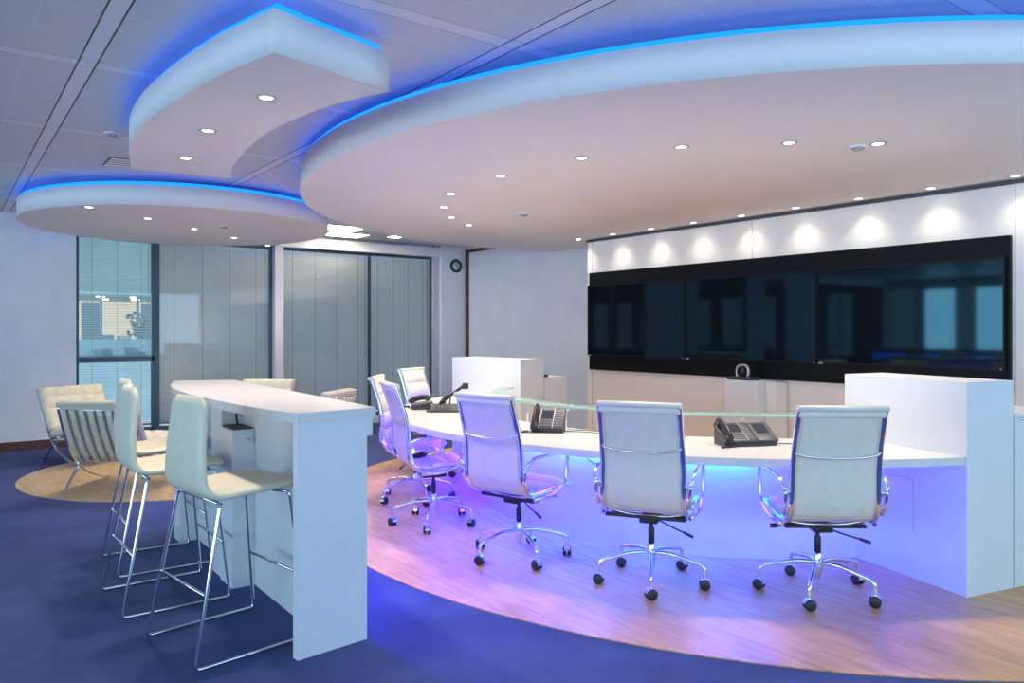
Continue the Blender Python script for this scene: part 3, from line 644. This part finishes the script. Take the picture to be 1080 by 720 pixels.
q = MB(); q.box(1.452,4.5465,.865,1.458,4.548,.875); q.box(1.465,4.5465,.865,1.471,4.548,.875); q.build('socket_holes', M['black'], p1)
q = MB(); q.tube([(1.45,4.72,.937),(1.44,4.71,1.0),(1.46,4.70,1.04),(1.44,4.70,1.084)], .006, 6, 5); q.build('power_cable', M['black'], bt)
q = MB(); q.box(1.38,5.80,0,1.499,5.97,ZB-.0455); q.build('end_pier', M['white'], bt)
q = MB(); q.box(1.373,5.80,.0,1.3795,5.97,.12); q.build('plinth', M['deskwhite'], bt)

# ---------------------------------------------------------------- bar stools
def make_stool(label, loc, rz):
    t = thing('bar_stool', label, 'bar stool', loc, rz, 'cream bar stools along the bar table')
    path = [(.27,.735),(.24,.757),(.12,.758),(-.04,.748),(-.15,.747),(-.198,.775),(-.212,.84),(-.210,.95),(-.200,1.06),(-.192,1.17),(-.190,1.20)]
    def wid(u):
        w_ = .258 if u < .42 else .258+.014*math.sin(min(1,(u-.42)/.14)*PI)-.062*min(1,(u-.42)/.50)**.8
        if u < .10: w_ *= (1-(1-u/.10)**2.6*.30)
        if u > .90: w_ *= (1-((u-.90)/.10)**2.8*.28)
        return w_
    def e(u, v): return max(0, 1-abs(v)**5)**.5 * (1 if .04 < u < .97 else max(.15, min(u/.04, (1-u)/.03)))
    q = MB(); q.sling(path, wid, lambda u,v: .022*e(u,v), lambda u,v: -.024*e(u,v), 60, 16); q.build('seat_shell', M['stool'], t)
    for sd in (-1,1):
        y0, y1 = sd*.232, sd*.28
        P = round_path([(-.13,sd*.12,.714),(-.150,y0,.712),(-.285,y1,.010),(.27,y1,.010),(.20,y0,.722),(.17,sd*.12,.72)], .022)
        q = MB(); q.tube(P, .0085, 8); q.build('sled_leg', M['chrome'], t)
    f = .31/.705
    for x, sx in ((-.285+(.285-.15)*f, 0), (.27-.07*f, 0)):
        yy = .28-.048*f; q = MB(); q.tube([(x,-yy,.32),(x,yy,.32)], .008, 8); q.build('footrest', M['chrome'], t)
    q = MB(); q.tube([(-.145,-.232,.712),(-.145,.232,.712)], .0075, 8); q.build('under_frame', M['chrome'], t); q = MB(); q.tube([(.19,-.222,.721),(.19,.222,.721)], .0075, 8); q.build('under_frame', M['chrome'], t)
    return t
s0 = make_stool('cream bar stool closest to the camera, in front of the bar table', (1.14,3.85,0), .15)
dup(s0, (1.04,4.695,0), .02, 'middle of the three cream bar stools along the bar table')
dup(s0, (1.15,5.44,0), .0, 'farthest cream bar stool, mostly hidden behind the middle stool')

# ---------------------------------------------------------------- lounge chairs
def make_lounge(label, loc, rz):
    t = thing('lounge_chair', label, 'lounge chair', loc, rz, 'low cream leather lounge chairs on the oak disc')
    for sd in (-1,1):
        y = sd*.345
        q = MB(); q.tube([(-.45,y,.80),(-.38,y,.60),(-.28,y,.40),(-.15,y,.235),(.02,y,.12),(.22,y,.045),(.38,y,.010)], .01, 8, 6, flat=(.018,.007)); q.build('back_bar', M['chrome'], t)
        q = MB(); q.tube([(.38,y,.36),(.22,y,.315),(.0,y,.265),(-.14,y,.21),(-.27,y,.09),(-.34,y,.025),(-.40,y,.010)], .01, 8, 6, flat=(.018,.007)); q.build('seat_bar', M['chrome'], t)
    q = MB()
    for x, z in ((-.44,.775),(-.17,.262),(.36,.358)): q = MB(); q.tube([(x,-.34,z),(x,.34,z)], .009, 8); q.build('cross_bar', M['chrome'], t)
    q = MB()
    for k in range(8):
        y = -.30+k*.0857
        q.sling([(-.455,.775),(-.385,.585),(-.285,.385),(-.19,.262)], lambda u: .026, lambda u,v: .003, lambda u,v: -.003, 6, 2, 3)
        n = (7*3)*2; s_ = len(q.v)-n
        for i in range(s_, len(q.v)): x_, y_, z_ = q.v[i]; q.v[i] = (x_-.004, y_+y, z_)
    q.build('back_straps', M['lounge'], t)
    q = MB()
    for k in range(8):
        y = -.30+k*.0857; q.box(-.16,y-.026,.29,.36,y+.026,.295, Matrix.Rotation(-.15,4,'Y'))
    q.build('seat_straps', M['lounge'], t)
    def tuft(nu_, nv_, amp, b):
        return lambda u, v: (b+amp*abs(math.sin(PI*u*nu_))**.4*abs(math.sin(PI*(v+1)/2*nv_))**.4)*max(0,1-abs(v)**10)**.5
    q = MB(); q.sling([(.42,.425),(.36,.425),(.0,.375),(-.17,.345)], lambda u: .375, tuft(4,5,.02,.045), lambda u,v: -.045, 50, 50); q.build('seat_cushion', M['lounge'], t)
    q = MB(); q.sling([(-.155,.385),(-.25,.50),(-.345,.69),(-.40,.82),(-.41,.85)], lambda u: .375, tuft(4,5,.02,.045), lambda u,v: -.042, 50, 50); q.build('back_cushion', M['lounge'], t)
    return t
l0 = make_lounge('low cream leather lounge chair seen from behind with slatted straps', (1.43,8.28,.0065), math.atan2(.773,.635))
dup(l0, (1.41,10.05,.0065), math.atan2(-.92,.38), 'low lounge chair in the corner by the left wall, facing into the oak disc')
dup(l0, (3.30,9.95,.0065), math.atan2(-.75,-.66), 'lounge chair with its pale back just showing over the bar top at left')
dup(l0, (3.22,8.12,.0065), math.atan2(.75,-.66), 'lounge chair just showing over the bar top near its right end')

# counter across the office that the right screen mirrors
t = thing('office_counter', 'far office counter with a violet light, seen only mirrored in the right screen', 'counter', (-5.3,8.3,0))
q = MB(); q.box(-.35,-1.6,0,.35,1.6,1.0); q.build('body', M['white'], t)
q = MB(); q.box(-.45,-1.7,1.06,.45,1.7,1.1); q.box(-.3,-1.5,1.0,.3,1.5,1.06); q.build('worktop', M['white'], t)
for a, b in ((-1.55,.35),(.75,1.55)):
    q = MB(); q.box(.352,a,.86,.37,b,.99); q.build('led_strip', M['led'], t)
